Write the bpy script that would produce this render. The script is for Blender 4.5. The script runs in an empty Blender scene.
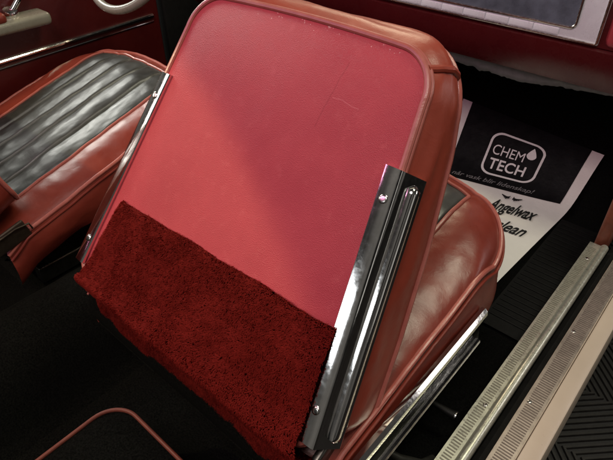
import bpy, bmesh, math, random
import numpy as np
from mathutils import Vector, Matrix, noise as mnoise
random.seed(7); rng = np.random.default_rng(7)
R = math.radians
sc = bpy.context.scene
COL = sc.collection

# ---------------------------------------------------------------- camera
CAM = Vector((0.7446, -0.2977, 0.5844))
YAW, PIT, ROLL = 0.71907, 0.66999, -0.0034
F = Vector((-math.sin(YAW)*math.cos(PIT), math.cos(YAW)*math.cos(PIT), -math.sin(PIT)))
RT = Vector((math.cos(YAW), math.sin(YAW), 0)); UP = RT.cross(F)
cd = bpy.data.cameras.new('camera'); cam = bpy.data.objects.new('camera', cd); COL.objects.link(cam)
m3 = Matrix((RT*math.cos(ROLL)+UP*math.sin(ROLL), -RT*math.sin(ROLL)+UP*math.cos(ROLL), -F)).transposed()
cam.matrix_world = Matrix.Translation(CAM) @ m3.to_4x4()
cd.sensor_width = 36; cd.lens = 536.88/613*36; cd.clip_start = 0.02; cd.clip_end = 100
sc.camera = cam

# ---------------------------------------------------------------- world and lamps (indoor show hall, plus added lamps)
w = bpy.data.worlds.new('World'); sc.world = w; w.use_nodes = True
wn = w.node_tree; wl = wn.links; wbg = wn.nodes['Background']
wtc = wn.nodes.new('ShaderNodeTexCoord'); wno = wn.nodes.new('ShaderNodeTexNoise'); wno.inputs['Scale'].default_value = 2.6; wno.inputs['Detail'].default_value = 3
wl.new(wtc.outputs['Generated'], wno.inputs['Vector'])
wrp = wn.nodes.new('ShaderNodeValToRGB'); wrp.color_ramp.elements[0].position = 0.40; wrp.color_ramp.elements[0].color = (0.03, 0.028, 0.03, 1)
wrp.color_ramp.elements[1].position = 0.66; wrp.color_ramp.elements[1].color = (1.0, 0.93, 0.84, 1)
wl.new(wno.outputs[0], wrp.inputs[0]); wl.new(wrp.outputs[0], wbg.inputs[0]); wbg.inputs[1].default_value = 0.13
def lamp_frame(o, loc, z, x):
    z = Vector(z).normalized(); x = Vector(x); x = (x-z*x.dot(z)).normalized(); y = z.cross(x)
    o.matrix_world = Matrix.Translation(Vector(loc)) @ Matrix((x, y, z)).transposed().to_4x4()
def area(name, loc, target, sx, sy, power, color, xdir=None):
    l = bpy.data.lights.new(name, 'AREA'); l.shape = 'RECTANGLE'; l.size = sx; l.size_y = sy
    l.energy = power; l.color = color
    o = bpy.data.objects.new(name, l); COL.objects.link(o)
    lamp_frame(o, loc, Vector(loc)-Vector(target), xdir or (1, 0.01, 0))
    return o
# softbox mirrored in the vinyl of the seat back
area('hall_panel_back', (-0.88, -1.32, 1.64), (0.3, 0.15, 0.2), 0.75, 1.4, 14, (1.0, 0.36, 0.64), (-0.5, 0.0, 0.9))
area('added_panel_low', (0.20, -2.1, 1.02), (0.45, 0.1, 0.1), 0.7, 0.42, 3.6, (0.92, 0.96, 1.0))  # added lamp, brightens the middle of the chrome flange
area('added_panel_side', (-1.92, -0.86, 0.76), (0.0, 0.15, 0.15), 0.6, 0.7, 5.0, (1.0, 0.95, 0.86))  # added to make the left chrome strip read bright
area('hall_panel_top', (0.75, -1.05, 2.5), (0.3, 0.2, 0.0), 0.9, 0.9, 36, (1.0, 0.86, 0.82))
area('hall_panel_door', (1.10, 1.1, 2.2), (0.5, 0.3, -0.1), 0.6, 0.6, 23, (1.0, 0.95, 0.72))
area('added_panel_open', (2.7, 0.3, 0.45), (0.5, 0.1, 0.1), 1.3, 0.7, 1.3, (1.0, 0.95, 0.88))  # invented source, gives the chrome side faces a light grey reflection
area('added_panel_floor', (2.2, 1.9, 0.75), (0.55, 0.25, -0.1), 0.9, 0.5, 5, (1.0, 0.93, 0.90))  # extra low lamp, added for a highlight on the chrome trim rail
area('added_panel_left', (-2.25, 0.50, 1.30), (-0.5, 0.25, 0.0), 0.9, 0.55, 30, (1.0, 1.0, 0.92))  # added for the sheen on the driver seat's pleated insert
area('hall_panel_front', (-1.2, 2.7, 2.0), (-0.2, 0.4, 0.0), 1.4, 0.6, 30, (1.0, 0.84, 0.58))
# warm spot; added so its beam rim imitates a shadow edge across the seat back
sl = bpy.data.lights.new('shadow_edge_spot', 'SPOT'); sl.energy = 88; sl.color = (1.0, 0.96, 0.52); sl.shadow_soft_size = 0.015
sl.spot_size = R(54.7); sl.spot_blend = 0.09
so = bpy.data.objects.new('shadow_edge_spot', sl); COL.objects.link(so)
SPOT = Vector((-0.9, -1.3, 1.55)); so.location = SPOT
so.rotation_euler = (Vector((-0.40, -0.36, -0.48))-SPOT).to_track_quat('-Z', 'Y').to_euler()
sc.view_settings.view_transform = 'Standard'; sc.view_settings.look = 'None'
sc.view_settings.exposure = 0.0; sc.view_settings.gamma = 1.0

# ---------------------------------------------------------------- materials
def nmat(name):
    m = bpy.data.materials.new(name); m.use_nodes = True
    nt = m.node_tree; b = nt.nodes['Principled BSDF']
    return m, nt, b
def nd(nt, typ, **kw):
    n = nt.nodes.new(typ)
    for k, v in kw.items():
        if k in n.inputs.keys() if isinstance(k, str) else False: n.inputs[k].default_value = v
        else: setattr(n, k, v)
    return n
def noise_node(nt, scale, detail=4, rough=0.6, vec=None):
    n = nt.nodes.new('ShaderNodeTexNoise'); n.inputs['Scale'].default_value = scale
    n.inputs['Detail'].default_value = detail; n.inputs['Roughness'].default_value = rough
    if vec is not None: nt.links.new(vec, n.inputs['Vector'])
    return n
def coords(nt):
    return nt.nodes.new('ShaderNodeTexCoord').outputs['Object']
def ramp(nt, fac, stops):
    r = nt.nodes.new('ShaderNodeValToRGB'); e = r.color_ramp.elements
    while len(e) < len(stops): e.new(0.5)
    for el, (p, c) in zip(e, stops):
        el.position = p; el.color = (c[0], c[1], c[2], 1) if not isinstance(c, (int, float)) else (c, c, c, 1)
    nt.links.new(fac, r.inputs[0]); return r.outputs[0]
def bump(nt, b, heights):
    prev = None
    for h, strength, dist in heights:
        bn = nt.nodes.new('ShaderNodeBump'); bn.inputs['Strength'].default_value = strength
        bn.inputs['Distance'].default_value = dist; nt.links.new(h, bn.inputs['Height'])
        if prev: nt.links.new(prev, bn.inputs['Normal'])
        prev = bn.outputs[0]
    nt.links.new(prev, b.inputs['Normal'])
def leather(name, c1, c2, rough=(0.34, 0.5), grain=0.25, creases=0.35, spec=0.5, mott=9, scuff=None, sheen=0, lines=None):
    m, nt, b = nmat(name); v = coords(nt)
    n1 = noise_node(nt, mott, 5, 0.65, v)
    col = ramp(nt, n1.outputs[0], [(0.3, c1), (0.72, c2)])
    if scuff:
        n3 = noise_node(nt, 55, 8, 0.75, v)
        mx = nt.nodes.new('ShaderNodeMix'); mx.data_type = 'RGBA'
        f = ramp(nt, n3.outputs[0], [(0.56, 0.0), (0.8, 0.55)])
        nt.links.new(f, mx.inputs[0]); nt.links.new(col, mx.inputs[6]); mx.inputs[7].default_value = (*scuff, 1)
        col = mx.outputs[2]
    nt.links.new(col, b.inputs['Base Color'])
    n2 = noise_node(nt, 28, 6, 0.7, v)
    rr = ramp(nt, n2.outputs[0], [(0.3, rough[0]), (0.7, rough[1])])
    nt.links.new(rr, b.inputs['Roughness'])
    b.inputs['Specular IOR Level'].default_value = spec
    vo = nt.nodes.new('ShaderNodeTexVoronoi'); vo.feature = 'F1'; vo.inputs['Scale'].default_value = 850
    nt.links.new(v, vo.inputs['Vector'])
    cr = noise_node(nt, 17, 5, 0.62, v); cr.inputs['Distortion'].default_value = 1.2
    bump(nt, b, [(cr.outputs[0], creases, 0.008), (vo.outputs['Distance'], grain, 0.0005)])
    if lines:
        def vm(op, a, b_=None):
            n = nt.nodes.new('ShaderNodeVectorMath'); n.operation = op; nt.links.new(a, n.inputs[0])
            if b_ is not None: n.inputs[1].default_value = b_
            return n
        def ma(op, a, b_):
            n = nt.nodes.new('ShaderNodeMath'); n.operation = op
            for k, q in enumerate((a, b_)):
                if isinstance(q, (int, float)): n.inputs[k].default_value = q
                else: nt.links.new(q, n.inputs[k])
            return n.outputs[0]
        src = b.inputs['Base Color'].links[0].from_socket
        wob = noise_node(nt, 40, 2, 0.5, v)
        for A, B, wd, c in lines:
            A = Vector(A); B = Vector(B); d = (B-A); ln = d.length; d.normalize(); pn = d.cross(SN0).normalized()
            rel = vm('SUBTRACT', v, A).outputs[0]
            al = vm('DOT_PRODUCT', rel, d).outputs['Value']; pe = vm('DOT_PRODUCT', rel, pn).outputs['Value']
            pe = ma('ADD', pe, ma('MULTIPLY', ma('SUBTRACT', wob.outputs[0], 0.5), 0.006))
            mk = ma('MULTIPLY', ma('LESS_THAN', ma('ABSOLUTE', pe, 0), wd), ma('MULTIPLY', ma('GREATER_THAN', al, 0.0), ma('LESS_THAN', al, ln)))
            mk = ma('MULTIPLY', mk, 0.32)
            mx = nt.nodes.new('ShaderNodeMix'); mx.data_type = 'RGBA'; nt.links.new(mk, mx.inputs[0]); nt.links.new(src, mx.inputs[6]); mx.inputs[7].default_value = (*c, 1); src = mx.outputs[2]
        # white stitch wear along the top seam
        sp = vm('DOT_PRODUCT', vm('SUBTRACT', v, SEAM0).outputs[0], SU0).outputs['Value']
        fl = noise_node(nt, 210, 3, 0.6, v); fl2 = noise_node(nt, 22, 2, 0.5, v)
        mk = ma('MULTIPLY', ma('GREATER_THAN', sp, 0.0), ma('MULTIPLY', ma('GREATER_THAN', fl.outputs[0], 0.66), ma('GREATER_THAN', fl2.outputs[0], 0.53)))
        mk = ma('MULTIPLY', mk, 0.6)
        mx = nt.nodes.new('ShaderNodeMix'); mx.data_type = 'RGBA'; nt.links.new(mk, mx.inputs[0]); nt.links.new(src, mx.inputs[6]); mx.inputs[7].default_value = (0.75, 0.55, 0.5, 1)
        nt.links.new(mx.outputs[2], b.inputs['Base Color'])
    return m
SN0 = Vector((0, -0.8016, 0.5979)); SU0 = Vector((0, 0.5979, 0.8016))
PSO = Vector((0.25, 0.28, -0.36))
def on_panel(x, u): return Vector((x, 0, 0))+SU0*u+SN0*0.006-PSO
SEAM0 = on_panel(0, 0.432)
M = {}
LINES = [(on_panel(0.348, 0.406), on_panel(0.34, 0.315), 0.0007, (0.16, 0.015, 0.02)), (on_panel(0.347, 0.358), on_panel(0.39, 0.355), 0.0006, (0.6, 0.2, 0.2))]
M['back_vinyl'] = leather('back_vinyl', (0.36, 0.042, 0.056), (0.44, 0.058, 0.072), (0.34, 0.44), 0.8, 0.03, 0.20, 7, (0.52, 0.11, 0.115), lines=LINES)
M['red'] = leather('red_leather', (0.14, 0.020, 0.013), (0.20, 0.034, 0.021), (0.27, 0.37), 0.12, 0.10, 0.42, 11)
M['red_smooth'] = leather('red_gusset', (0.22, 0.034, 0.020), (0.29, 0.050, 0.028), (0.30, 0.42), 0.12, 0.10, 0.36, 11)
M['piping'] = leather('red_piping', (0.30, 0.075, 0.06), (0.38, 0.115, 0.09), (0.26, 0.38), 0.1, 0.1, 0.6, 30)
M['black_leather'] = leather('black_leather', (0.012, 0.013, 0.012), (0.03, 0.032, 0.029), (0.35, 0.45), 0.12, 0.07, 0.9, 14)
M['dark_red'] = leather('dark_red_panel', (0.055, 0.004, 0.004), (0.075, 0.007, 0.006), (0.28, 0.4), 0.2, 0.12, 0.5, 6)
M['dash_red'] = leather('dash_red', (0.055, 0.004, 0.006), (0.075, 0.007, 0.008), (0.22, 0.34), 0.08, 0.05, 0.5, 5)
M['rear_piping_shaded'] = leather('rear_piping_shaded', (0.10, 0.022, 0.014), (0.14, 0.035, 0.022), (0.45, 0.6), 0.2, 0.1, 0.3, 40)  # darker copy of the piping; shade at the rear put into the colour
M['dash_pad'] = leather('dash_pad', (0.28, 0.03, 0.04), (0.34, 0.04, 0.05), (0.35, 0.45), 0.2, 0.1, 0.5, 9)

def simple(name, col, rough, metal=0.0, var=0.25, nscale=30, bumps=(), spec=0.5, rvar=0.1):
    m, nt, b = nmat(name); v = coords(nt)
    n1 = noise_node(nt, nscale, 5, 0.65, v)
    lo = tuple(c*(1-var) for c in col); hi = tuple(min(1, c*(1+var)) for c in col)
    nt.links.new(ramp(nt, n1.outputs[0], [(0.3, lo), (0.7, hi)]), b.inputs['Base Color'])
    n2 = noise_node(nt, nscale*3.1, 6, 0.7, v)
    nt.links.new(ramp(nt, n2.outputs[0], [(0.3, max(0.02, rough-rvar)), (0.7, min(1, rough+rvar))]), b.inputs['Roughness'])
    b.inputs['Metallic'].default_value = metal; b.inputs['Specular IOR Level'].default_value = spec
    hs = []
    for s, st, d in bumps:
        n = noise_node(nt, s, 5, 0.7, v); hs.append((n.outputs[0], st, d))
    if hs: bump(nt, b, hs)
    return m
M['chrome'] = simple('chrome', (0.78, 0.77, 0.75), 0.09, 1.0, 0.06, 40, [(9, 0.05, 0.004)], rvar=0.04)
M['chrome_worn'] = simple('chrome_worn', (0.66, 0.64, 0.60), 0.2, 1.0, 0.15, 60, [(30, 0.05, 0.003)], rvar=0.08)
M['steel_dark'] = simple('steel_dark', (0.12, 0.115, 0.10), 0.35, 0.9, 0.3, 50)
M['bronze'] = simple('bronze_bracket', (0.055, 0.042, 0.03), 0.5, 0.7, 0.3, 60)
M['silver_paint'] = simple('silver_paint', (0.80, 0.83, 0.86), 0.30, 0.15, 0.05, 20, [(300, 0.05, 0.001)])
M['alu'] = simple('sill_aluminium', (0.64, 0.64, 0.54), 0.33, 0.8, 0.12, 45, [(180, 0.12, 0.001)])
M['alu_dull'] = simple('sill_aluminium_dull', (0.42, 0.36, 0.32), 0.42, 0.8, 0.18, 45, [(180, 0.12, 0.001)])
M['body_paint'] = simple('body_paint', (0.52, 0.43, 0.34), 0.35, 0.0, 0.04, 8, [(90, 0.04, 0.002)])
M['rubber'] = simple('rubber', (0.007, 0.007, 0.0065), 0.55, 0, 0.3, 60, [(200, 0.2, 0.002)], spec=0.22)
M['rubber_grey'] = simple('rubber_grey', (0.02, 0.02, 0.017), 0.5, 0, 0.3, 60, spec=0.3)
M['mat_rubber'] = simple('mat_rubber', (0.0045, 0.0045, 0.0042), 0.6, 0, 0.3, 60, [(300, 0.3, 0.002)], spec=0.16)
M['carpet'] = simple('carpet', (0.0058, 0.0060, 0.0053), 0.95, 0, 0.95, 330, [(700, 1.0, 0.006), (60, 0.35, 0.006)], spec=0.04)
M['tunnel'] = simple('tunnel_carpet', (0.007, 0.008, 0.007), 0.95, 0, 0.6, 380, [(850, 0.9, 0.004), (40, 0.3, 0.006)], spec=0.04)
M['floor_tile'] = simple('floor_tile', (0.012, 0.011, 0.010), 0.42, 0, 0.4, 60, [(500, 0.2, 0.001)], spec=0.4)
M['floor_base'] = simple('floor_base', (0.004, 0.004, 0.004), 0.7, 0, 0.3, 60)
M['paper_white'] = simple('paper_white', (0.68, 0.67, 0.63), 0.45, 0, 0.04, 8, [(12, 0.12, 0.02)])
M['paper_black'] = simple('paper_black', (0.006, 0.006, 0.0065), 0.45, 0, 0.2, 12, [(12, 0.12, 0.02)], spec=0.25)
M['ink'] = simple('ink', (0.012, 0.012, 0.012), 0.5, 0, 0.2, 50)
M['ink_white'] = simple('ink_white', (0.66, 0.66, 0.64), 0.5, 0, 0.05, 50)
M['ink_grey'] = simple('ink_grey', (0.16, 0.16, 0.16), 0.5, 0, 0.1, 50)
M['cream'] = simple('cream_plastic', (0.22, 0.22, 0.17), 0.3, 0, 0.08, 15, [(200, 0.05, 0.001)])
M['screen'] = simple('grained_grey', (0.085, 0.10, 0.125), 0.35, 0, 0.35, 24, [(350, 0.3, 0.0012)], rvar=0.15)
M['foil'] = simple('torn_foil', (0.22, 0.23, 0.24), 0.6, 0.0, 0.2, 30, [(40, 0.2, 0.006)])
M['kick'] = simple('kick_panel', (0.19, 0.05, 0.025), 0.5, 0, 0.3, 25, [(60, 0.3, 0.004)])
def towel_mat():
    m, nt, b = nmat('towel_red'); v = coords(nt)
    n = noise_node(nt, 70, 5, 0.7, v)
    nt.links.new(ramp(nt, n.outputs[0], [(0.3, (0.21, 0.010, 0.007)), (0.7, (0.27, 0.015, 0.010))]), b.inputs['Base Color'])
    b.inputs['Roughness'].default_value = 0.85; b.inputs['Specular IOR Level'].default_value = 0.2
    tr = nt.nodes.new('ShaderNodeBsdfTranslucent'); mx = nt.nodes.new('ShaderNodeMixShader'); mx.inputs[0].default_value = 0.5
    nt.links.new(b.inputs['Base Color'].links[0].from_socket, tr.inputs[0])
    nt.links.new(b.outputs[0], mx.inputs[1]); nt.links.new(tr.outputs[0], mx.inputs[2])
    nt.links.new(mx.outputs[0], nt.nodes['Material Output'].inputs[0])
    b.inputs['Sheen Weight'].default_value = 0.0; b.inputs['Sheen Roughness'].default_value = 0.4
    b.inputs['Sheen Tint'].default_value = (1, 0.35, 0.25, 1)
    return m
M['towel'] = towel_mat()

# ---------------------------------------------------------------- object helpers
def tag(o, label=None, cat=None, group=None, kind=None):
    if label: o['label'] = label
    if cat: o['category'] = cat
    if group: o['group'] = group
    if kind: o['kind'] = kind
    return o
def empty(name, loc, label, cat, group=None):
    o = bpy.data.objects.new(name, None); COL.objects.link(o); o.location = loc; o.empty_display_size = 0.05
    return tag(o, label, cat, group)
def root_of(o):
    off = Vector((0, 0, 0))
    while o is not None:
        off += Vector(o.location); o = o.parent
    return off
def obj(name, verts, faces, mat, parent=None, smooth=True, angle=None):
    """mesh authored in world coordinates; shifted to the parent's origin"""
    off = np.array(root_of(parent)) if parent is not None else np.zeros(3)
    V = np.asarray(verts, float).reshape(-1, 3)
    if parent is None:
        c = (V.min(0)+V.max(0))/2; c[2] = V[:, 2].min(); off = c
    me = bpy.data.meshes.new(name)
    me.from_pydata((V-off).tolist(), [], [tuple(f) for f in faces]); me.update()
    bm = bmesh.new(); bm.from_mesh(me); bmesh.ops.recalc_face_normals(bm, faces=bm.faces); bm.to_mesh(me); bm.free()
    if smooth:
        me.polygons.foreach_set('use_smooth', [True]*len(me.polygons))
        if angle is not None: me.set_sharp_from_angle(angle=R(angle))
    o = bpy.data.objects.new(name, me); COL.objects.link(o); me.materials.append(M[mat] if isinstance(mat, str) else mat)
    if parent is None: o.location = off
    else: o.parent = parent
    return o
class MB:
    def __init__(s): s.v = []; s.f = []
    def add(s, v, f):
        k = len(s.v); s.v += [tuple(p) for p in v]; s.f += [tuple(i+k for i in q) for q in f]; return s
    def box(s, c, d, rot=None, bev=0.0):
        bm = bmesh.new(); bmesh.ops.create_cube(bm, size=1)
        for v in bm.verts: v.co = Vector((v.co.x*d[0], v.co.y*d[1], v.co.z*d[2]))
        if bev: bmesh.ops.bevel(bm, geom=bm.edges[:], offset=bev, segments=3, profile=0.5, affect='EDGES')
        if rot is not None: bmesh.ops.transform(bm, matrix=rot.to_4x4(), verts=bm.verts)
        bm.verts.index_update()
        s.add([v.co+Vector(c) for v in bm.verts], [[v.index for v in f.verts] for f in bm.faces]); bm.free(); return s
    def tube(s, pts, r, seg=10, closed=False, caps=True):
        P = [Vector(p) for p in pts]; n = len(P); rs = r if hasattr(r, '__len__') else [r]*n
        rings = []; prevN = None
        for i in range(n):
            a = P[(i-1) % n] if (closed or i > 0) else P[i]; b = P[(i+1) % n] if (closed or i < n-1) else P[i]
            t = (b-a).normalized()
            if prevN is None:
                q = Vector((0, 0, 1)) if abs(t.z) < 0.9 else Vector((1, 0, 0)); N = (q-t*q.dot(t)).normalized()
            else: N = (prevN-t*prevN.dot(t)).normalized()
            prevN = N; B = t.cross(N)
            rings.append([P[i]+(N*math.cos(2*math.pi*k/seg)+B*math.sin(2*math.pi*k/seg))*rs[i] for k in range(seg)])
        v = [p for rg in rings for p in rg]; f = []
        for i in range(n if closed else n-1):
            j = (i+1) % n
            for k in range(seg): f.append((i*seg+k, i*seg+(k+1) % seg, j*seg+(k+1) % seg, j*seg+k))
        if not closed and caps:
            f.append(tuple(range(seg))[::-1]); f.append(tuple((n-1)*seg+k for k in range(seg)))
        return s.add(v, f)
    def sweep(s, secs, closed_sec=True, caps=True):
        n = len(secs[0]); v = [p for sec in secs for p in sec]; f = []
        for i in range(len(secs)-1):
            for k in range(n if closed_sec else n-1):
                f.append((i*n+k, i*n+(k+1) % n, (i+1)*n+(k+1) % n, (i+1)*n+k))
        if closed_sec and caps:
            f.append(tuple(range(n))[::-1]); f.append(tuple((len(secs)-1)*n+k for k in range(n)))
        return s.add(v, f)
    def grid(s, pts):
        a = len(pts); b = len(pts[0]); v = [p for r_ in pts for p in r_]
        return s.add(v, [(i*b+j, i*b+j+1, (i+1)*b+j+1, (i+1)*b+j) for i in range(a-1) for j in range(b-1)])
    def disc(s, c, n, r, h, seg=20, dome=0.4):
        n = Vector(n).normalized(); q = Vector((1, 0, 0)) if abs(n.x) < .9 else Vector((0, 1, 0))
        a = (q-n*q.dot(n)).normalized(); b = n.cross(a); c = Vector(c)
        secs = []
        for rr, hh in ((1, 0), (1, .6), (.85, .9), (.5, 1.0), (.08, 1+dome*0)):
            secs.append([c+(a*math.cos(2*math.pi*k/seg)+b*math.sin(2*math.pi*k/seg))*r*rr+n*h*hh for k in range(seg)])
        return s.sweep(secs)
    def build(s, name, mat, parent=None, smooth=True, angle=35):
        return obj(name, s.v, s.f, mat, parent, smooth, angle)
def fb(x, y, z): return mnoise.fractal(Vector((x, y, z)), 0.9, 2.0, 4)

FLOOR = -0.36; GROUND = -0.62
# ---------------------------------------------------------------- setting
# hall floor: black interlocking tiles, ribs at 45 degrees alternating square by square
D = 0.2; PITCH = 0.0155
mb = MB(); mb.grid([[(x, y, GROUND-0.006) for x in (-4, 6)] for y in (-4, 6)])
obj('ground', mb.v, mb.f, 'floor_base', None, False)['kind'] = 'structure'
def rib_tile(x0, y0, flip):
    v = []; f = []
    step = PITCH*math.sqrt(2); n = int(round(2*D/step)); step = 2*D/n; w_ = step*0.56
    def cut(c):      # line x+y=c in the square
        a = (max(0, c-D), min(c, D)); b = (min(c, D), max(0, c-D)); return a, b
    for i in range(n):
        c0 = i*step+0.2*step; c1 = c0+w_
        if c0 <= D <= c1: c1 = min(c1, D)
        (a0, b0), (a1, b1) = cut(c0), cut(c1)
        quad = [a0, b0, b1, a1]
        k = len(v)
        cin = 0.18
        am = [((quad[j][0]*(1-cin)+quad[3-j][0]*cin), (quad[j][1]*(1-cin)+quad[3-j][1]*cin)) for j in range(4)]
        for q, z in ((quad, GROUND-0.0055), (am, GROUND)):
            for p in q:
                x = p[0] if not flip else D-p[0]
                v.append((x0+x, y0+p[1], z))
        f += [(k+4, k+5, k+6, k+7)]+[(k+j, k+(j+1) % 4, k+4+(j+1) % 4, k+4+j) for j in range(4)]
    return v, f
tiles = MB()
for i in range(-1, 9):
    for j in range(-5, 9):
        tiles.add(*rib_tile(0.70+i*D+0.0015, 0.02+j*D+0.0015, (i+j) % 2))
tiles.build('hall_floor', 'floor_tile', None, False)['kind'] = 'structure'

# car floor: carpet with tunnel and toe board
TOE_Y, TOE_A = 1.12, R(30)
def floor_z(x, y):
    z = FLOOR
    tw = 0.15*max(0, 1-(abs(x+0.165)/0.15)**2.4) if abs(x+0.165) < 0.15 else 0
    z += tw
    if y > TOE_Y: z += max(0, (y-TOE_Y-0.06))*math.tan(TOE_A)
    return z
pts = []
for j in range(90):
    y = -1.2+j*(1.72+1.2)/89; row = []
    for i in range(70):
        x = -0.93+i*(0.598+0.93)/69
        row.append((x, y, floor_z(x, y)+0.004*fb(x*6, y*6, 0)))
    pts.append(row)
mb = MB().grid(pts)
# upturn against the sill on the right, as in the photo
rr = []
for j in range(90):
    y = -1.2+j*(1.72+1.2)/89; z = floor_z(0.598, y)
    top = max(z+0.01, -0.262) if y < 0.93 else z+0.03
    rr.append([(0.598, y, z-0.004), (0.600, y, z+(top-z)*0.5), (0.602, y, top)])
mb.grid(rr)
mb.build('car_floor', 'carpet')['kind'] = 'structure'

# firewall behind the footwell
mb = MB().box((-0.16, 1.75, 0.0), (1.6, 0.03, 0.9)); mb.build('firewall', 'rubber')['kind'] = 'structure'

# ---- right door sill
sill = empty('door_sill', (0.66, 0.3, -0.40), 'pale door sill with two ribbed aluminium tread strips along the open right side', 'door sill')
Y0, Y1 = -0.9, 0.93
def extr(profile, y0, y1, n=2):
    secs = []
    for i in range(n):
        y = y0+(y1-y0)*i/(n-1); secs.append([(x, y, z) for x, z in profile])
    return MB().sweep(secs)
# inner tread plate (ribbed strip) and rounded bead
SZ = -0.262
extr([(0.600, -0.40), (0.643, -0.40), (0.643, SZ-0.004), (0.600, SZ-0.004)], Y0, Y1).build('sill_core', 'rubber', sill, False)
def tread(x0, x1, z, y0, y1, mat, pitch, wr):
    mb = extr([(x0, z-0.0035), (x1, z-0.0035), (x1, z), (x0, z)], y0, y1)
    plate = mb.build('tread_plate', mat, sill, False)
    r_ = MB(); n = int((y1-y0-0.03)/pitch)
    for i in range(n):
        y = y0+0.015+i*pitch
        r_.box(((x0+x1)/2+wr[2], y, z+0.0002), (x1-x0-wr[1], pitch*0.42, 0.0012), None, 0.0003)
    rb = r_.build('tread_ribs', 'groove' if mat == 'alu' else 'groove_dull', sill, False)
    return plate
M['groove'] = simple('groove', (0.20, 0.19, 0.15), 0.5, 0.6, 0.2, 60)
M['groove_dull'] = simple('groove_dull', (0.17, 0.135, 0.12), 0.5, 0.6, 0.2, 60)
tread(0.600, 0.6255, SZ, Y0, Y1, 'alu', 0.0062, (0, 0.010, 0.0))
prof = [(0.6345+0.0095*math.cos(a), SZ-0.0035+0.011*math.sin(a)) for a in np.linspace(0, math.pi, 13)]
extr(prof, Y0, Y1).build('tread_bead', 'alu', sill, True, 60)
# dark weather seal between the plates
extr([(0.6445, -0.40), (0.6625, -0.40), (0.6625, SZ-0.022), (0.6535, SZ-0.016), (0.6445, SZ-0.022)], Y0, 1.25).build('weather_seal', 'rubber', sill, True, 30)
extr([(0.663, -0.42), (0.7005, -0.42), (0.7005, SZ-0.012), (0.663, SZ-0.012)], Y0, 1.3).build('sill_core', 'body_paint', sill, False)
tread(0.664, 0.699, SZ-0.008, Y0, 1.05, 'alu_dull', 0.0058, (0, 0.010, 0.0005))
extr([(0.7010, -0.52), (0.7010, SZ-0.014), (0.7025, SZ-0.011), (0.728, SZ-0.0135), (0.7325, SZ-0.017), (0.734, SZ-0.024), (0.738, -0.40), (0.725, -0.50)], Y0, 1.5).build('rocker_panel', 'body_paint', sill, True, 40)
s = MB()
for x, z, ys in ((0.6165, SZ, (0.335, 0.86, -0.2)), (0.673, SZ-0.008, (0.40, 0.62, 0.16))):
    for y in ys:
        d = MB().disc((x, y, z), (0, 0, 1), 0.0042, 0.0018); d.build('screw', 'chrome_worn', sill, True, 50)
# kick panel ahead of the sill
kp = MB().box((0.622, 1.16, -0.13), (0.030, 0.44, 0.33), None, 0.008).build('kick_panel', 'kick'); tag(kp, 'brown red kick panel at the front end of the door sill', 'kick panel')
bp = MB().box((0.672, 1.22, -0.1), (0.045, 0.4, 0.5), None, 0.01).build('door_pillar', 'rubber'); tag(bp, 'black door pillar post beside the brown kick panel', 'pillar')

# ---------------------------------------------------------------- seats
TH = 0.930162733
SUv = Vector((0, math.cos(TH), math.sin(TH))); SNv = Vector((0, -math.sin(TH), math.cos(TH)))
def outline(hw, u0, u1, rt, rb, nseg=14, nedge=14):
    """closed outline in (x,u) with half width function hw(u)"""
    pts = []
    def lin(a, b, n): return [(a[0]+(b[0]-a[0])*i/n, a[1]+(b[1]-a[1])*i/n) for i in range(n)]
    def arc(cx, cy, r, a0, a1, n): return [(cx+r*math.cos(a0+(a1-a0)*i/n), cy+r*math.sin(a0+(a1-a0)*i/n)) for i in range(n)]
    # normalised: x in units where edge is at +-1 => use actual hw for straight part
    h_t, h_b = hw(u1-rt), hw(u0+rb)
    pts += lin((h_b, u0+rb), (h_t, u1-rt), nedge*2)
    pts += arc(h_t-rt, u1-rt, rt, 0, math.pi/2, nseg)
    pts += lin((h_t-rt, u1), (-h_t+rt, u1), nedge*2)
    pts += arc(-h_t+rt, u1-rt, rt, math.pi/2, math.pi, nseg)
    pts += lin((-h_t, u1-rt), (-h_b, u0+rb), nedge*2)
    pts += arc(-h_b+rb, u0+rb, rb, math.pi, 1.5*math.pi, nseg)
    pts += lin((-h_b+rb, u0), (h_b-rb, u0), nedge*2)
    pts += arc(h_b-rb, u0+rb, rb, 1.5*math.pi, 2*math.pi, nseg)
    return pts
def thick(u): return float(np.interp(u, [-0.15, -0.05, 0.09, 0.22, 0.35, 0.41, 0.46], [0.11, 0.118, 0.124, 0.116, 0.09, 0.06, 0.05]))

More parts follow.
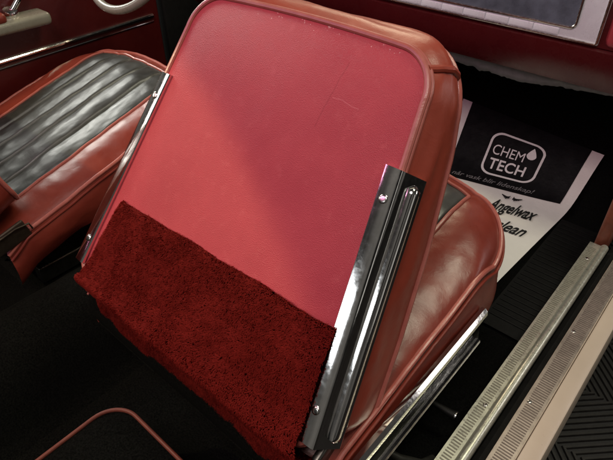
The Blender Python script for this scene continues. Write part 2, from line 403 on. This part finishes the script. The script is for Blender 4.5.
def backrest(root, frame, mats, wr=1.0):
    """frame(x,u,n)->world. Children of root: backrest with piping, back panel"""
    hw = lambda u: 0.212+(0.4-u)*0.125
    crown = lambda x, u: 0.010*max(0, 1-(x/0.23)**2)
    OUT = outline(hw, -0.064, 0.440, 0.054, 0.045)
    OUT = [(x, u+(0.008*(1-(x/0.22)**2) if u > 0.3 else 0)) for x, u in OUT]
    cx, cu = 0.0, 0.17
    N = len(OUT)
    # back panel (flat vinyl)
    rings = []
    for s_ in np.linspace(0.02, 1, 16):
        rings.append([frame((x-cx)*s_+cx, (u-cu)*s_+cu, 0.009*(1-s_**5)+0.0015*fb(((x-cx)*s_)*7, ((u-cu)*s_)*7, 3)*(1-s_**3)) for x, u in OUT])
    mb = MB().sweep(rings, True, False); mb.f.append(tuple(range(N)))
    panel = mb.build('back_panel', mats[0], root, True, 80)
    # gusset + front face
    rings = []
    def gus(wv):
        out = []
        for i, (x, u) in enumerate(OUT):
            L = math.hypot(x*1.0, (u-cu)*1.0)+1e-6
            t = thick(u)
            # outward direction approximated by outline normal
            a = OUT[(i-1) % N]; b = OUT[(i+1) % N]; tx, tu = b[0]-a[0], b[1]-a[1]; l = math.hypot(tx, tu)+1e-9
            nx, nu = tu/l, -tx/l
            up = max(0, (u-0.3)/0.14); up = min(1, up)
            nup = max(0, nu); dn = max(0, -nu)
            e = (0.015*math.sin(math.pi*min(1, wv*0.75+0.02))+0.006*wv)*(1-0.75*dn)+nup**3*(0.010*wv+0.005*math.sin(math.pi*wv))
            wrk = 0.0035*wr*fb(x*9+wv*2.0, u*14, wv*3)*math.sin(math.pi*wv)
            out.append((x+nx*(e+wrk), u+nu*(e+wrk), -0.004-t*wv))
        return out
    G = [gus(wv) for wv in np.linspace(0, 1, 14)]
    rings = [[frame(*p) for p in g] for g in G]
    last = G[-1]
    for s_ in np.linspace(0.96, 0.03, 9):
        rings.append([frame(x*s_, (u-cu)*s_+cu, n-0.03*(1-s_**3)) for x, u, n in last])
    mb = MB().sweep(rings, True, True)
    body = mb.build('backrest', mats[1], root, True, 80)
    pip = MB().tube([frame(x, u, 0.0005) for x, u in OUT], 0.0044, 10, True)
    pip.tube([frame(x*1.012, cu+(u-cu)*1.012, -0.0045) for x, u in OUT], 0.0028, 8, True)
    pip.build('piping', 'piping', body)
    pf = MB().tube([frame(x, u, n-0.001) for x, u, n in last], 0.005, 10, True)
    pf.build('piping', 'piping', body)
    # welts across the top corners between top and side gusset
    for sg in (1, -1):
        best = min(range(N), key=lambda i: abs(math.atan2(OUT[i][1]-0.386, sg*(OUT[i][0])-0.160)-R(48)))
        ln = [frame(G[k][best][0], G[k][best][1], G[k][best][2]) for k in range(len(G))]
        cw = frame(0, 0.2, 0); 
        MB().tube(ln, 0.0052, 10).build('piping', 'red_smooth', body)
    return hw, body

def cushion(root, cx, hwid, yb, yf, zb, zf, mirror=1):
    """cushion top with bolsters, pleated black insert, sides and piping"""
    sl = lambda y: zb+(zf-zb)*(y-yb)/(yf-yb)
    rc = 0.13
    def yend(x):         # front outline with rounded corners
        d = abs(x)-(hwid-rc)
        base = yf+0.022*(1-(x/hwid)**2)
        return base if d <= 0 else base-rc*0.85*(1-math.sqrt(max(0, 1-(d/rc)**2)))
    IN = 0.175; NP = 5
    def H(x, t, y):
        crown = 0.030*(1-abs(x/hwid)**2.6)
        fr = -0.030*max(0, (t-0.80)/0.20)**2.2
        rear = -0.02*max(0, (0.1-t)/0.1)
        z = sl(y)+crown+fr+rear
        z += 0.004*fb(x*8+cx*3, y*8, 1)
        ax = abs(x)
        if ax < IN:
            ph = (x+IN)/(2*IN)*NP; fr_ = ph-math.floor(ph)
            fd = min(1, max(0, (0.97-t)/0.14))
            dg = min(fr_, 1-fr_)*2*IN/NP
            z += (0.006*(math.sin(math.pi*fr_)**0.7)-0.0065*math.exp(-(dg/0.0042)**2)-0.001)*fd
            z += 0.0014*fb(x*15+cx, y*9, 5)*fd
        else:
            q = (ax-IN)/(hwid-IN); z += 0.008*math.sin(math.pi*min(1, q))**0.7
        return z
    def strip(x0, x1, nx, t0=0, t1=1, ny=70):
        rows = []
        for j in range(ny+1):
            t = t0+(t1-t0)*j/ny; row = []
            for i in range(nx+1):
                x = x0+(x1-x0)*i/nx; ye = yend(x); y = yb+(ye-yb)*t
                row.append((cx+x, y, H(x, t, y)))
            rows.append(row)
        return MB().grid(rows)
    mn = MB()
    mn.grid(np.array(strip(-hwid, -IN, 16).v).reshape(71, 17, 3).tolist())
    left = mn.build('bolster', 'red', root, True, 80)
    strip(IN, hwid, 16).build('bolster', 'red', root, True, 80)
    strip(-IN, IN, 240, 0, 0.95).build('pleated_insert', 'black_leather', root, True, 80)
    strip(-IN, IN, 60, 0.95, 1.0, 8).build('front_border', 'red', root, True, 80)
    # edge outline (top rim) from rear left, round the front, to rear right
    rim = []
    for j in range(41): t = j/40; x = -hwid; rim.append((x, t))
    xs = [-hwid*math.cos(a) for a in np.linspace(0, math.pi, 61)][1:-1]
    for x in xs: rim.append((x, 1.0))
    for j in range(41): t = 1-j/40; rim.append((hwid, t))
    P = []
    for x, t in rim:
        y = yb+(yend(x)-yb)*t; P.append(Vector((cx+x, y, H(x, t, y))))
    n = len(P)
    def nrm(i):
        a = P[max(0, i-1)]; b = P[min(n-1, i+1)]; d = b-a; d.z = 0; d.normalize(); return Vector((-d.y, d.x, 0))
    rows = []
    ZB = FLOOR+0.155
    for wv in np.linspace(0, 1, 12):
        row = []
        for i, p in enumerate(P):
            o_ = 0.017*math.sin(math.pi*min(1, wv*0.62+0.02))-0.012*wv**3+0.003*fb(p.x*9, p.y*9, wv*2)
            q = p+nrm(i)*o_; zb_ = min(ZB, p.z-0.085); q.z = p.z+(zb_-p.z)*wv; row.append(q)
        rows.append(row)
    MB().grid(rows).build('side_band', 'red', root, True, 80)
    sb_ = root.children[-1] if root.children else None
    side = [c for c in root.children if c.name.startswith('side_band')][-1]
    bot = [tuple(q) for q in rows[-1]]
    MB().add(bot, [tuple(range(len(bot)))]).build('seat_base', 'carpet', root, False)
    back = []
    for i in range(33):
        x = -hwid+2*hwid*i/32
        back.append([(cx+x, yb, H(x, 0, yb)), (cx+x*0.985, yb-0.012, (H(x, 0, yb)+ZB)/2), (cx+x*0.98, yb, ZB+0.001)])
    MB().grid(back).build('rear_band', 'carpet', root, True, 80)
    pp = MB().tube([p+Vector((0, 0, 0.001))+nrm(i)*0.001 for i, p in enumerate(P)], 0.0045, 10)
    pp.build('piping', 'piping', side)
    p2 = MB().tube([p+Vector((0, 0, -0.010))+nrm(i)*0.0075 for i, p in enumerate(P)], 0.003, 8)
    p2.build('piping', 'red', side)
    for sgn in (-1, 1):
        ln = []
        for j in range(61):
            t = 0.95*j/60; x = sgn*IN; y = yb+(yend(x)-yb)*t; ln.append((cx+x, y, H(x+sgn*1e-4, t, y)+0.0015))
        MB().tube(ln, 0.0036, 8).build('piping', 'piping', root)
    ln = []
    for i in range(41):
        x = -IN+2*IN*i/40; t = 0.95; y = yb+(yend(x)-yb)*t; ln.append((cx+x, y, H(x, t, y)+0.0015))
    MB().tube(ln, 0.0036, 8).build('piping', 'piping', root)
    return P

def rails(root, cx, y0, y1):
    for dx in (-0.17, 0.19):
        mb = MB().box((cx+dx, (y0+y1)/2, FLOOR+0.03), (0.035, y1-y0, 0.05), None, 0.006)
        mb.box((cx+dx, (y0+y1)/2, FLOOR+0.09), (0.028, (y1-y0)*0.9, 0.09), None, 0.006)
        mb.build('seat_rail', 'steel_dark', root, True, 40)

# ---- passenger seat
ps = empty('passenger_seat', (0.25, 0.28, FLOOR), 'red bucket seat folded forward with chrome side strips and red cloth wrapped on its back', 'car seat', 'bucket seats')
PX = 0.25
def fP(x, u, n): return Vector((PX+x, 0, 0))+SUv*u+SNv*n
hwP, bodyP = backrest(ps, fP, ('back_vinyl', 'red_smooth'))
cushion(ps, 0.252, 0.279, -0.03, 0.55, -0.105, 0.0)
rails(ps, 0.25, 0.12, 0.5)
# chrome side strips
def side_strip(sgn):
    mb = MB(); secs = []
    us = np.linspace(-0.045, 0.306, 30)
    for u in us:
        xe = hwP(u)+0.006
        pr = [(xe-0.0250, 0.0035), (xe-0.0250, 0.0085), (xe-0.0235, 0.0100), (xe-0.0050, 0.0085), (xe-0.0020, 0.0070), (xe-0.0005, 0.0045), (xe+0.0005, 0.0010),
              (xe+0.0135, -0.0365), (xe+0.0125, -0.040), (xe+0.008, -0.042), (xe+0.000, -0.004)]
        secs.append([fP(sgn*x, u, n) for x, n in pr])
    mb.sweep(secs); st = mb.build('side_strip', 'chrome', ps, True, 28)
    secs = []
    for k, u in enumerate(np.linspace(-0.036, 0.296, 60)):
        d_ = min(u+0.036, 0.296-u); q = min(1, d_/0.008); q = 0.15+0.85*math.sqrt(max(0, 1-(1-q)**2))
        xe = hwP(u)+0.0150; h_ = 0.0105*q; c_ = -0.0200
        pr = [(-0.006, h_), (0.0005, h_), (0.0050*q, h_*0.82), (0.0066*q, h_*0.35), (0.0066*q, -h_*0.35), (0.0050*q, -h_*0.82), (0.0005, -h_), (-0.006, -h_)]
        secs.append([fP(sgn*(xe+a), u, c_+b) for a, b in pr])
    MB().sweep(secs).build('raised_bar', 'chrome', st, True, 50)
    for u in (0.267, 0.0):
        MB().disc(fP(sgn*(hwP(u)-0.0075), u, 0.0082), SNv, 0.0058, 0.0028).build('screw', 'chrome_worn', st, True, 40)
        x_ = sgn*(hwP(u)-0.0075)
    return st
side_strip(1); side_strip(-1)
# chrome trim rail along the cushion side
def trim_rail(y0, y1, x, z, dz, root):
    pr = [(0, 0.002), (0.007, 0.003), (0.0125, -0.002), (0.0135, -0.010), (0.0125, -0.020), (0.0085, -0.023), (0.0065, -0.045), (0.0095, -0.074), (0.0135, -0.076), (0.0150, -0.081), (0.0135, -0.087), (0.0, -0.088), (-0.003, -0.05)]
    secs = []
    for i in range(12):
        y = y0+(y1-y0)*i/11; zz = z+dz*i/11; secs.append([(x+a, y, zz+b) for a, b in pr])
    return MB().sweep(secs).build('trim_rail', 'chrome', root, True, 25)
trim_rail(-0.05, 0.392, 0.546, -0.100, -0.004, ps)
# hinge bracket and adjuster knobs under the trim
MB().tube([(0.52, 0.30, -0.297), (0.570, 0.305, -0.300), (0.579, 0.307, -0.301)], [0.004, 0.0075, 0.0085], 14).build('adjuster_knob', 'rubber', ps, True, 40)
MB().disc((0.579, 0.307, -0.301), (1, 0.05, 0), 0.0088, 0.004).build('knob_cap', 'chrome_worn', ps, True, 40)
MB().tube([(0.50, 0.16, -0.30), (0.545, 0.175, -0.312), (0.575, 0.205, -0.335), (0.582, 0.235, -0.352)], 0.008, 12).build('release_lever', 'rubber_grey', ps, True, 40)
MB().box((0.515, -0.01, -0.13), (0.012, 0.09, 0.10), Matrix.Rotation(0.5, 3, 'X'), 0.004).build('hinge_bracket', 'steel_dark', ps)

# ---- driver seat
ds = empty('driver_seat', (-0.595, 0.28, FLOOR), 'upright driver bucket seat with pleated black leather insert between red bolsters', 'car seat', 'bucket seats')
cushion(ds, -0.595, 0.268, -0.06, 0.53, -0.165, 0.0)
rails(ds, -0.595, 0.0, 0.5)
TD = R(112)
SUd = Vector((0, math.cos(TD), math.sin(TD))); SNd = Vector((0, -math.sin(TD), math.cos(TD)))
def fD(x, u, n): return Vector((-0.618+x, -0.125, -0.078))+SUd*u+SNd*n
backrest(ds, fD, ('back_vinyl', 'red'))
MB().box((-0.324, -0.045, -0.146), (0.008, 0.085, 0.045), Matrix.Rotation(0.25, 3, 'X'), 0.004).build('hinge_bracket', 'bronze', ds)
MB().tube([(-0.317, -0.08, -0.136), (-0.316, -0.03, -0.124), (-0.317, 0.0, -0.126), (-0.318, 0.004, -0.142)], 0.0022, 10).build('hinge_arm', 'bronze', ds)

# ---- cloth wrapped round the lower half of the seat back
def cloth():
    prof = [(0.092, 0.0105), (0.089, 0.0145), (0.07, 0.017), (0.03, 0.019), (-0.02, 0.021), (-0.046, 0.027), (-0.060, 0.030), (-0.069, 0.024), (-0.070, 0.010), (-0.068, -0.012),
            (-0.080, -0.020), (-0.115, -0.040), (-0.140, -0.058), (-0.146, -0.070), (-0.140, -0.10)]
    # resample
    P = np.array(prof); d = np.r_[0, np.cumsum(np.hypot(*np.diff(P, axis=0).T))]
    n = 150; s = np.linspace(0, d[-1], n); pu = np.interp(s, d, P[:, 0]); pn = np.interp(s, d, P[:, 1])
    for _ in range(2):
        pu[1:-1] = (pu[:-2]+2*pu[1:-1]+pu[2:])/4; pn[1:-1] = (pn[:-2]+2*pn[1:-1]+pn[2:])/4
    m = 180; G = np.zeros((n, m, 3))
    for i in range(n):
        u0 = pu[i]
        xl = -(hwP(u0)-0.0450); xr = hwP(u0)-0.0150
        if u0 < -0.05: k = min(1, (-0.05-u0)/0.02); xl -= 0.010*k; xr += 0.010*k
        for j in range(m):
            q = j/(m-1); x = xl+(xr-xl)*q
            tilt = (0.012*(q-0.25) if True else 0)*max(0, 1-i/70)
            nn = 0.0035*fb(x*6, u0*7, 2)+0.0022*fb(x*16, u0*16+4, 7)
            edge = min(1, min(q, 1-q)/0.035); lift = 0.004*(1-edge)**2
            G[i, j] = fP(x, u0+tilt+0.002*fb(x*14, 0, 9), max(pn[i], -0.2)+nn-lift)
    mb = MB().grid(G.tolist())
    V = list(mb.v); Fc = list(mb.f)
    # pile: tufts of short bent fibres standing on the cloth
    NT = 220000
    ii = rng.random(NT)*(n-1.001); jj = rng.random(NT)*(m-1.001)
    i0 = ii.astype(int); j0 = jj.astype(int); fi = (ii-i0)[:, None]; fj = (jj-j0)[:, None]
    p = G[i0, j0]*(1-fi)*(1-fj)+G[i0+1, j0]*fi*(1-fj)+G[i0, j0+1]*(1-fi)*fj+G[i0+1, j0+1]*fi*fj
    du = G[np.minimum(i0+1, n-1), j0]-G[i0, j0]; dx = G[i0, j0+1]-G[i0, j0]
    du /= np.linalg.norm(du, axis=1, keepdims=True)+1e-9; dx /= np.linalg.norm(dx, axis=1, keepdims=True)+1e-9
    nr = np.cross(du, dx); nr /= np.linalg.norm(nr, axis=1, keepdims=True)+1e-9
    if nr[:, :].dot(np.array(SNv)).mean() < 0: nr = -nr
    # nap direction field
    a = np.array([mnoise.noise(Vector((float(q[0])*22, float(q[1])*22, float(q[2])*22))) for q in p])
    b = np.array([mnoise.noise(Vector((float(q[0])*120+9, float(q[1])*120, float(q[2])*120))) for q in p])
    ang = 0.5+a*1.1+b*0.9+rng.normal(0, .8, NT)
    lean = (0.85+0.3*np.abs(b))[:, None]
    dirt = (du*np.cos(ang)[:, None]+dx*np.sin(ang)[:, None])
    L = (0.0018+0.0012*rng.random(NT)+0.0006*np.clip(a, -1, 1))[:, None]
    wv = np.cross(dirt, nr)*0.00048
    root = p-nr*0.0006
    mid = p+nr*L*0.62+dirt*L*lean*0.35
    tip = p+nr*L*0.95+dirt*L*lean
    pts = np.stack([root-wv, root+wv, mid+wv*0.95, mid-wv*0.95, tip], 1).reshape(-1, 3)
    k0 = len(V)
    idx = np.arange(NT)*5+k0
    V = np.vstack([np.array([tuple(x) for x in V]), pts])
    faces = Fc+[(int(k), int(k+1), int(k+2), int(k+3)) for k in idx]+[(int(k+3), int(k+2), int(k+4)) for k in idx]
    me = bpy.data.meshes.new('seat_cloth'); off = Vector((PX, 0, 0))
    me.from_pydata((V-np.array(off)).tolist(), [], faces); me.update()
    me.polygons.foreach_set('use_smooth', [True]*len(me.polygons)); me.materials.append(M['towel'])
    snr = np.zeros((n, m, 3))
    gu = np.gradient(G, axis=0); gx = np.gradient(G, axis=1); snr = np.cross(gu, gx); snr /= np.linalg.norm(snr, axis=2, keepdims=True)+1e-9
    if snr.reshape(-1, 3).dot(np.array(SNv)).mean() < 0: snr = -snr
    fn = nr+dirt*0.12+rng.normal(0, 0.13, (NT, 3)); fn /= np.linalg.norm(fn, axis=1, keepdims=True)
    allN = np.vstack([snr.reshape(-1, 3), np.repeat(fn, 5, axis=0)])
    me.normals_split_custom_set_from_vertices(allN.tolist())
    o = bpy.data.objects.new('seat_cloth', me); COL.objects.link(o); o.location = off
    tag(o, 'deep red fluffy cloth wrapped round the lower half of the folded seat back', 'cloth')
cloth()

# ---------------------------------------------------------------- footwell mat with print
def prof_pt(x, s, lift=0.0):
    """unrolled floor coordinate -> world"""
    if s <= TOE_Y: return Vector((x, s, FLOOR+0.010+lift))
    d = s-TOE_Y; r_ = 0.10
    if d < r_: a = TOE_A*d/r_; return Vector((x, TOE_Y+d-d*a*a/6, FLOOR+0.010+d*a/2+lift))
    yb = TOE_Y+r_-r_*TOE_A**2/6; zb = FLOOR+0.010+r_*TOE_A/2
    return Vector((x, yb+(d-r_)*math.cos(TOE_A), zb+(d-r_)*math.sin(TOE_A)+lift))
ROWS = [(0.0, (0.16, 0.66), (0.462, 0.68)), (0.44, (0.082, 1.080), (0.488, 1.178)), (1.0, (0.003, 1.415), (0.494, 1.380))]
def matuv(u, v, lift=0.0):
    for (v0, l0, r0), (v1, l1, r1) in zip(ROWS[:-1], ROWS[1:]):
        if v <= v1 or v1 == 1.0:
            k = (v-v0)/(v1-v0); break
    L = (l0[0]+(l1[0]-l0[0])*k, l0[1]+(l1[1]-l0[1])*k); Rr = (r0[0]+(r1[0]-r0[0])*k, r0[1]+(r1[1]-r0[1])*k)
    x = L[0]+(Rr[0]-L[0])*u; s = L[1]+(Rr[1]-L[1])*u
    return prof_pt(x, s, lift+0.004*math.sin(u*3.0+v*2.0)+0.002*math.sin(v*9))
fm = empty('floor_mat', (0.3, 1.0, FLOOR), 'printed paper floor mat, black upper half and white lower half, in the passenger footwell', 'paper mat')
def sheet(u0, u1, v0, v1, lift, nu=24, nv=30):
    return MB().grid([[matuv(u0+(u1-u0)*i/nu, v0+(v1-v0)*j/nv, lift) for i in range(nu+1)] for j in range(nv+1)])
sheet(0, 1, 0, 1, 0, 24, 50).build('paper_sheet', 'paper_white', fm)
sheet(0.075, 0.925, 0.443, 1.0, 0.0012).build('black_print', 'paper_black', fm)
def text_mesh(txt, size, offset=0.0, shear=0.0, spacing=1.0):
    c = bpy.data.curves.new('t', 'FONT'); c.body = txt; c.size = size; c.offset = offset; c.shear = shear; c.space_character = spacing
    c.align_x = 'LEFT'; c.resolution_u = 4
    o = bpy.data.objects.new('t', c); COL.objects.link(o)
    dg = bpy.context.evaluated_depsgraph_get(); me = o.evaluated_get(dg).to_mesh()
    v = [tuple(p.co) for p in me.vertices]; f = [tuple(q.vertices) for q in me.polygons]
    o.evaluated_get(dg).to_mesh_clear(); bpy.data.objects.remove(o); bpy.data.curves.remove(c)
    return v, f
def put_text(name, txt, u, v, wid, hgt, mat, offset=0, shear=0, spacing=1.0):
    """text box with lower left corner (u,v), size wid x hgt in mat units"""
    vs, fs = text_mesh(txt, 1.0, offset, shear, spacing)
    X = np.array(vs); mn = X.min(0); mx = X.max(0)
    cap = 0.70
    out = [matuv(u+(p[0]-mn[0])/(mx[0]-mn[0])*wid, v+p[1]/cap*hgt, 0.0028) for p in X]
    return MB().add(out, fs).build(name, mat, fm, False)
def rrect(u0, v0, u1, v1, r, asp, n=8):
    pts = []
    for (cx_, cy_, a0) in ((u1-r, v1-r*asp, 0), (u0+r, v1-r*asp, 90), (u0+r, v0+r*asp, 180), (u1-r, v0+r*asp, 270)):
        for k in range(n+1):
            a = R(a0+90*k/n); pts.append((cx_+r*math.cos(a), cy_+r*asp*math.sin(a)))
    return pts
LG = (0.300, 0.550, 0.690, 0.868)
o1 = rrect(LG[0], LG[1], LG[2], LG[3], 0.085, 0.85); ins = 0.016
o2 = rrect(LG[0]+ins, LG[1]+ins*0.9, LG[2]-ins, LG[3]-ins*0.9, 0.072, 0.85)
n = len(o1)
MB().add([matuv(*p, 0.0028) for p in o1]+[matuv(*p, 0.0028) for p in o2], [(i, (i+1) % n, n+(i+1) % n, n+i) for i in range(n)]).build('logo_frame', 'ink_white', fm, False)
put_text('lettering', 'CHEM', 0.340, 0.704, 0.225, 0.072, 'ink_white', 0.0)
put_text('lettering', 'TECH', 0.348, 0.600, 0.260, 0.076, 'ink_white', 0.016, 0, 1.04)
dp = []
for k in range(28):
    a = 2*math.pi*k/28; r_ = 0.033
    x = r_*math.sin(a)*(1-0.0); y = -r_*math.cos(a)
    if y > 0: x *= (1-y/r_)**0.55*1.0; y *= 2.0
    dp.append((0.605+x, 0.770+y*0.95))
MB().add([matuv(*p, 0.0028) for p in dp], [tuple(range(28))]).build('drop_emblem', 'ink_white', fm, False)
put_text('lettering', 'når vask blir lidenskap!', 0.13, 0.475, 0.60, 0.040, 'ink_grey', 0.01, 0.25)
put_text('lettering', 'Angelwax', 0.525, 0.328, 0.335, 0.056, 'ink', 0.022, 0.2)
for sg in (-1, 1):
    w_ = MB()
    for k in range(4):
        a = [(0.62+sg*0.012, 0.408+0.004*k), (0.62+sg*(0.075-0.013*k), 0.418+0.004*k-0.010*k), (0.62+sg*(0.07-0.013*k), 0.412+0.004*k-0.010*k), (0.62+sg*0.012, 0.405+0.004*k-0.004)]
        w_.add([matuv(*p, 0.0028) for p in a], [(0, 1, 2, 3)])
    w_.build('wing_emblem', 'ink', fm, False)
put_text('lettering', 'easy', 0.505, 0.236, 0.155, 0.048, 'ink', 0.0, 0.3)
put_text('lettering', 'clean', 0.668, 0.244, 0.225, 0.048, 'ink', 0.016, 0.3)
put_text('lettering', 's', 0.70, 0.185, 0.045, 0.045, 'ink', 0.03, 0.2)
MB().add([matuv(*p, 0.0028) for p in ((0.78, 0.085), (0.88, 0.092), (0.88, 0.102), (0.78, 0.095))], [(0, 1, 2, 3)]).build('printed_line', 'ink', fm, False)

# ribbed rubber mat beside the paper
mb = MB()
mb.grid([[(x, y, FLOOR+0.0085) for x in np.linspace(0.489, 0.592, 5)] for y in np.linspace(0.60, 1.11, 5)])
for k in range(24):
    y = 0.64+k*0.0195; mb.box((0.541, y, FLOOR+0.0098), (0.092, 0.008, 0.0016), None, 0.0005)
rm = mb.build('rubber_mat', 'mat_rubber', None, True, 40); tag(rm, 'ribbed black rubber mat between the printed paper and the sill', 'rubber mat')

# ---------------------------------------------------------------- dashboard
dash = empty('dashboard', (-0.2, 1.2, 0.05), 'dark red dashboard with silver framed glove box panel above the passenger footwell', 'dashboard')
def extx(profile, x0, x1, n=2):
    return MB().sweep([[(x0+(x1-x0)*i/(n-1), y, z) for y, z in profile] for i in range(n)])
extx([(1.055, 0.148), (1.062, 0.148), (1.052, 0.140), (1.054, 0.112), (1.066, 0.065), (1.080, 0.044), (1.095, 0.039), (1.16, 0.046), (1.70, 0.046), (1.70, 0.40), (1.075, 0.40), (1.062, 0.36)], -0.90, 0.625).build('dash_body', 'dash_red', dash, True, 35)
# silver panel with frame
PY = 1.05
def panel_box(x0, x1, z0, z1, y, d, mat, name, bev=0.003, parent=dash):
    return MB().box(((x0+x1)/2, y+d/2, (z0+z1)/2), (x1-x0, d, z1-z0), None, bev).build(name, mat, parent, True, 40)
PX0, PX1, PZ0, PZ1 = -0.46, 0.443, 0.152, 0.36
panel_box(PX0, PX1, PZ0, PZ1, PY, 0.010, 'silver_paint', 'silver_panel', 0.003)
# raised rim of the silver panel
MB().tube([(PX0, PY-0.001, PZ0+0.003), (PX1-0.006, PY-0.001, PZ0+0.003), (PX1-0.003, PY-0.001, PZ0+0.007), (PX1-0.003, PY-0.001, PZ1)], 0.003, 10).build('panel_rim', 'chrome_worn', dash)
# grained grey inset with chrome bezel
r2 = rrect(-0.42, 0.181, 0.386, 0.335, 0.014, 1.0)
MB().add([(x, PY-0.0015, z) for x, z in r2]+[(x, PY+0.002, z) for x, z in r2], [tuple(range(len(r2)))]+[(i, (i+1) % len(r2), len(r2)+(i+1) % len(r2), len(r2)+i) for i in range(len(r2))]).build('grained_inset', 'screen', dash, False)
MB().tube([(x, PY-0.002, z) for x, z in r2], 0.0032, 10, True).build('inset_bezel', 'chrome_worn', dash)
for k in range(8):
    x1 = 0.352-k*0.062
    panel_box(x1-0.060, x1, 0.1595, 0.1745, PY-0.0022, 0.004, 'silver_paint', 'ribbed_pad', 0.0012)
# padded end of the dashboard
MB().box((0.535, 1.075, 0.225), (0.165, 0.06, 0.15), None, 0.02).build('end_pad', 'dash_pad', dash, True, 60)
# ragged torn lining under the dashboard
tl = []
for i in range(121):
    x = -0.30+0.90*i/120; e = 0.5+0.5*math.sin(x*9+1.0)
    zt = 0.030; h = 0.044+0.016*fb(x*7, 0, 0)+0.007*fb(x*45, 0, 4)+0.010*e*0.4
    h *= max(0.25, 1-abs(x-0.22)/0.36)
    tl.append([(x, 1.135, zt), (x, 1.136+0.0015*fb(x*12, 3, 0), zt-h*0.5), (x, 1.140+0.002*fb(x*12, 5, 1), zt-h)])
v = MB().grid(tl); ol = v.build('torn_lining', 'foil', None); tag(ol, 'ragged torn grey lining strip hanging below the dark red dashboard', 'lining')
ol.modifiers.new('thick', 'SOLIDIFY').thickness = 0.0015

# ---------------------------------------------------------------- steering wheel
sw = empty('steering_wheel', (-0.60, 0.57, 0.32), 'cream steering wheel in front of the driver seat with chrome spokes and stalk', 'steering wheel')
C0 = Vector((-0.618, 0.575, 0.300)); Nw = Vector((0, -0.8, 0.6)); Uw = Vector((0, 0.6, 0.8)); Xw = Vector((1, 0, 0))
MB().tube([C0+(Xw*math.cos(a)+Uw*math.sin(a))*0.172 for a in np.linspace(0, 2*math.pi, 65)[:-1]], 0.0115, 14, True).build('rim', 'cream', sw)
for a in (R(-25), R(205), R(90)):
    dvec = Xw*math.cos(a)+Uw*math.sin(a)
    MB().tube([C0-Nw*0.03+dvec*0.03, C0-Nw*0.022+dvec*0.11, C0+dvec*0.172], [0.014, 0.011, 0.008], 10).build('spoke', 'chrome_worn', sw)
MB().disc(C0-Nw*0.055, Nw, 0.048, 0.04, 28).build('hub', 'cream', sw)
MB().tube([C0-Nw*0.05, C0-Nw*0.62], 0.032, 18).build('column', 'dark_red', sw)
st = C0-Nw*0.10
MB().tube([st, st+Vector((-0.10, 0.0, -0.055)), st+Vector((-0.20, -0.02, -0.085))], [0.005, 0.0045, 0.004], 10).build('stalk', 'chrome', sw)

# ---------------------------------------------------------------- driver door
dd = empty('driver_door', (-0.93, 0.3, -0.42), 'dark red inner panel of the closed driver door with chrome strip and cream armrest', 'car door')
MB().box((-0.945, 0.12, -0.10), (0.04, 1.42, 0.62), None, 0.01).build('door_panel', 'dark_red', dd)
MB().tube([(-0.922, -0.55, -0.012), (-0.922, 0.2, 0.0), (-0.922, 0.80, 0.012)], 0.007, 10).build('chrome_strip', 'chrome', dd)
MB().tube([(-0.923, -0.55, -0.030), (-0.923, 0.2, -0.018), (-0.923, 0.80, -0.006)], 0.003, 8).build('chrome_strip', 'chrome', dd)
arm = MB().box((-0.89, 0.16, 0.105), (0.075, 0.52, 0.035), Matrix.Rotation(0.0, 3, 'X'), 0.012).build('armrest', 'cream', dd)
MB().box((-0.885, 0.10, 0.130), (0.060, 0.40, 0.030), None, 0.012).build('armrest_pad', 'red', arm)
MB().disc((-0.905, 0.33, 0.123), (0.3, 0, 1), 0.022, 0.018, 20).build('crank_hub', 'chrome', dd)
MB().tube([(-0.90, 0.335, 0.135), (-0.905, 0.37, 0.165), (-0.91, 0.40, 0.22)], [0.009, 0.008, 0.010], 12).build('window_crank', 'chrome', dd)
dp_ = MB().box((-0.95, 1.0, 0.0), (0.05, 0.30, 0.84), None, 0.01).build('door_jamb', 'rubber'); tag(dp_, 'black door jamb between the driver door and the dashboard', 'door jamb')
kl = MB().box((-0.935, 1.33, -0.1), (0.03, 0.32, 0.6), None, 0.01).build('kick_panel', 'dark_red'); tag(kl, 'dark red kick panel in the shadow of the driver footwell', 'kick panel')

# ---------------------------------------------------------------- rear cushion corner with piping
rc_ = empty('rear_cushion', (0.42, -0.42, FLOOR), 'black rear cushion corner edged with thin red piping', 'cushion')
oc = rrect(0.152, -0.70, 0.66, -0.105, 0.05, 1.0, 10)
rings = []
for s_, z in ((0.94, FLOOR+0.004), (1.0, FLOOR+0.06), (1.0, -0.205)):
    rings.append([(0.406+(x-0.406)*s_, -0.40+(y+0.40)*s_, z) for x, y in oc])
rings.append([(0.406+(x-0.406)*0.9, -0.40+(y+0.40)*0.9, -0.198) for x, y in oc]); rings.append([(0.406+(x-0.406)*0.3, -0.40+(y+0.40)*0.3, -0.190) for x, y in oc])
MB().sweep(rings).build('pad', 'carpet', rc_, True, 60)
MB().tube([(x, y, -0.203) for x, y in oc], 0.0034, 10, True).build('piping', 'rear_piping_shaded', rc_)
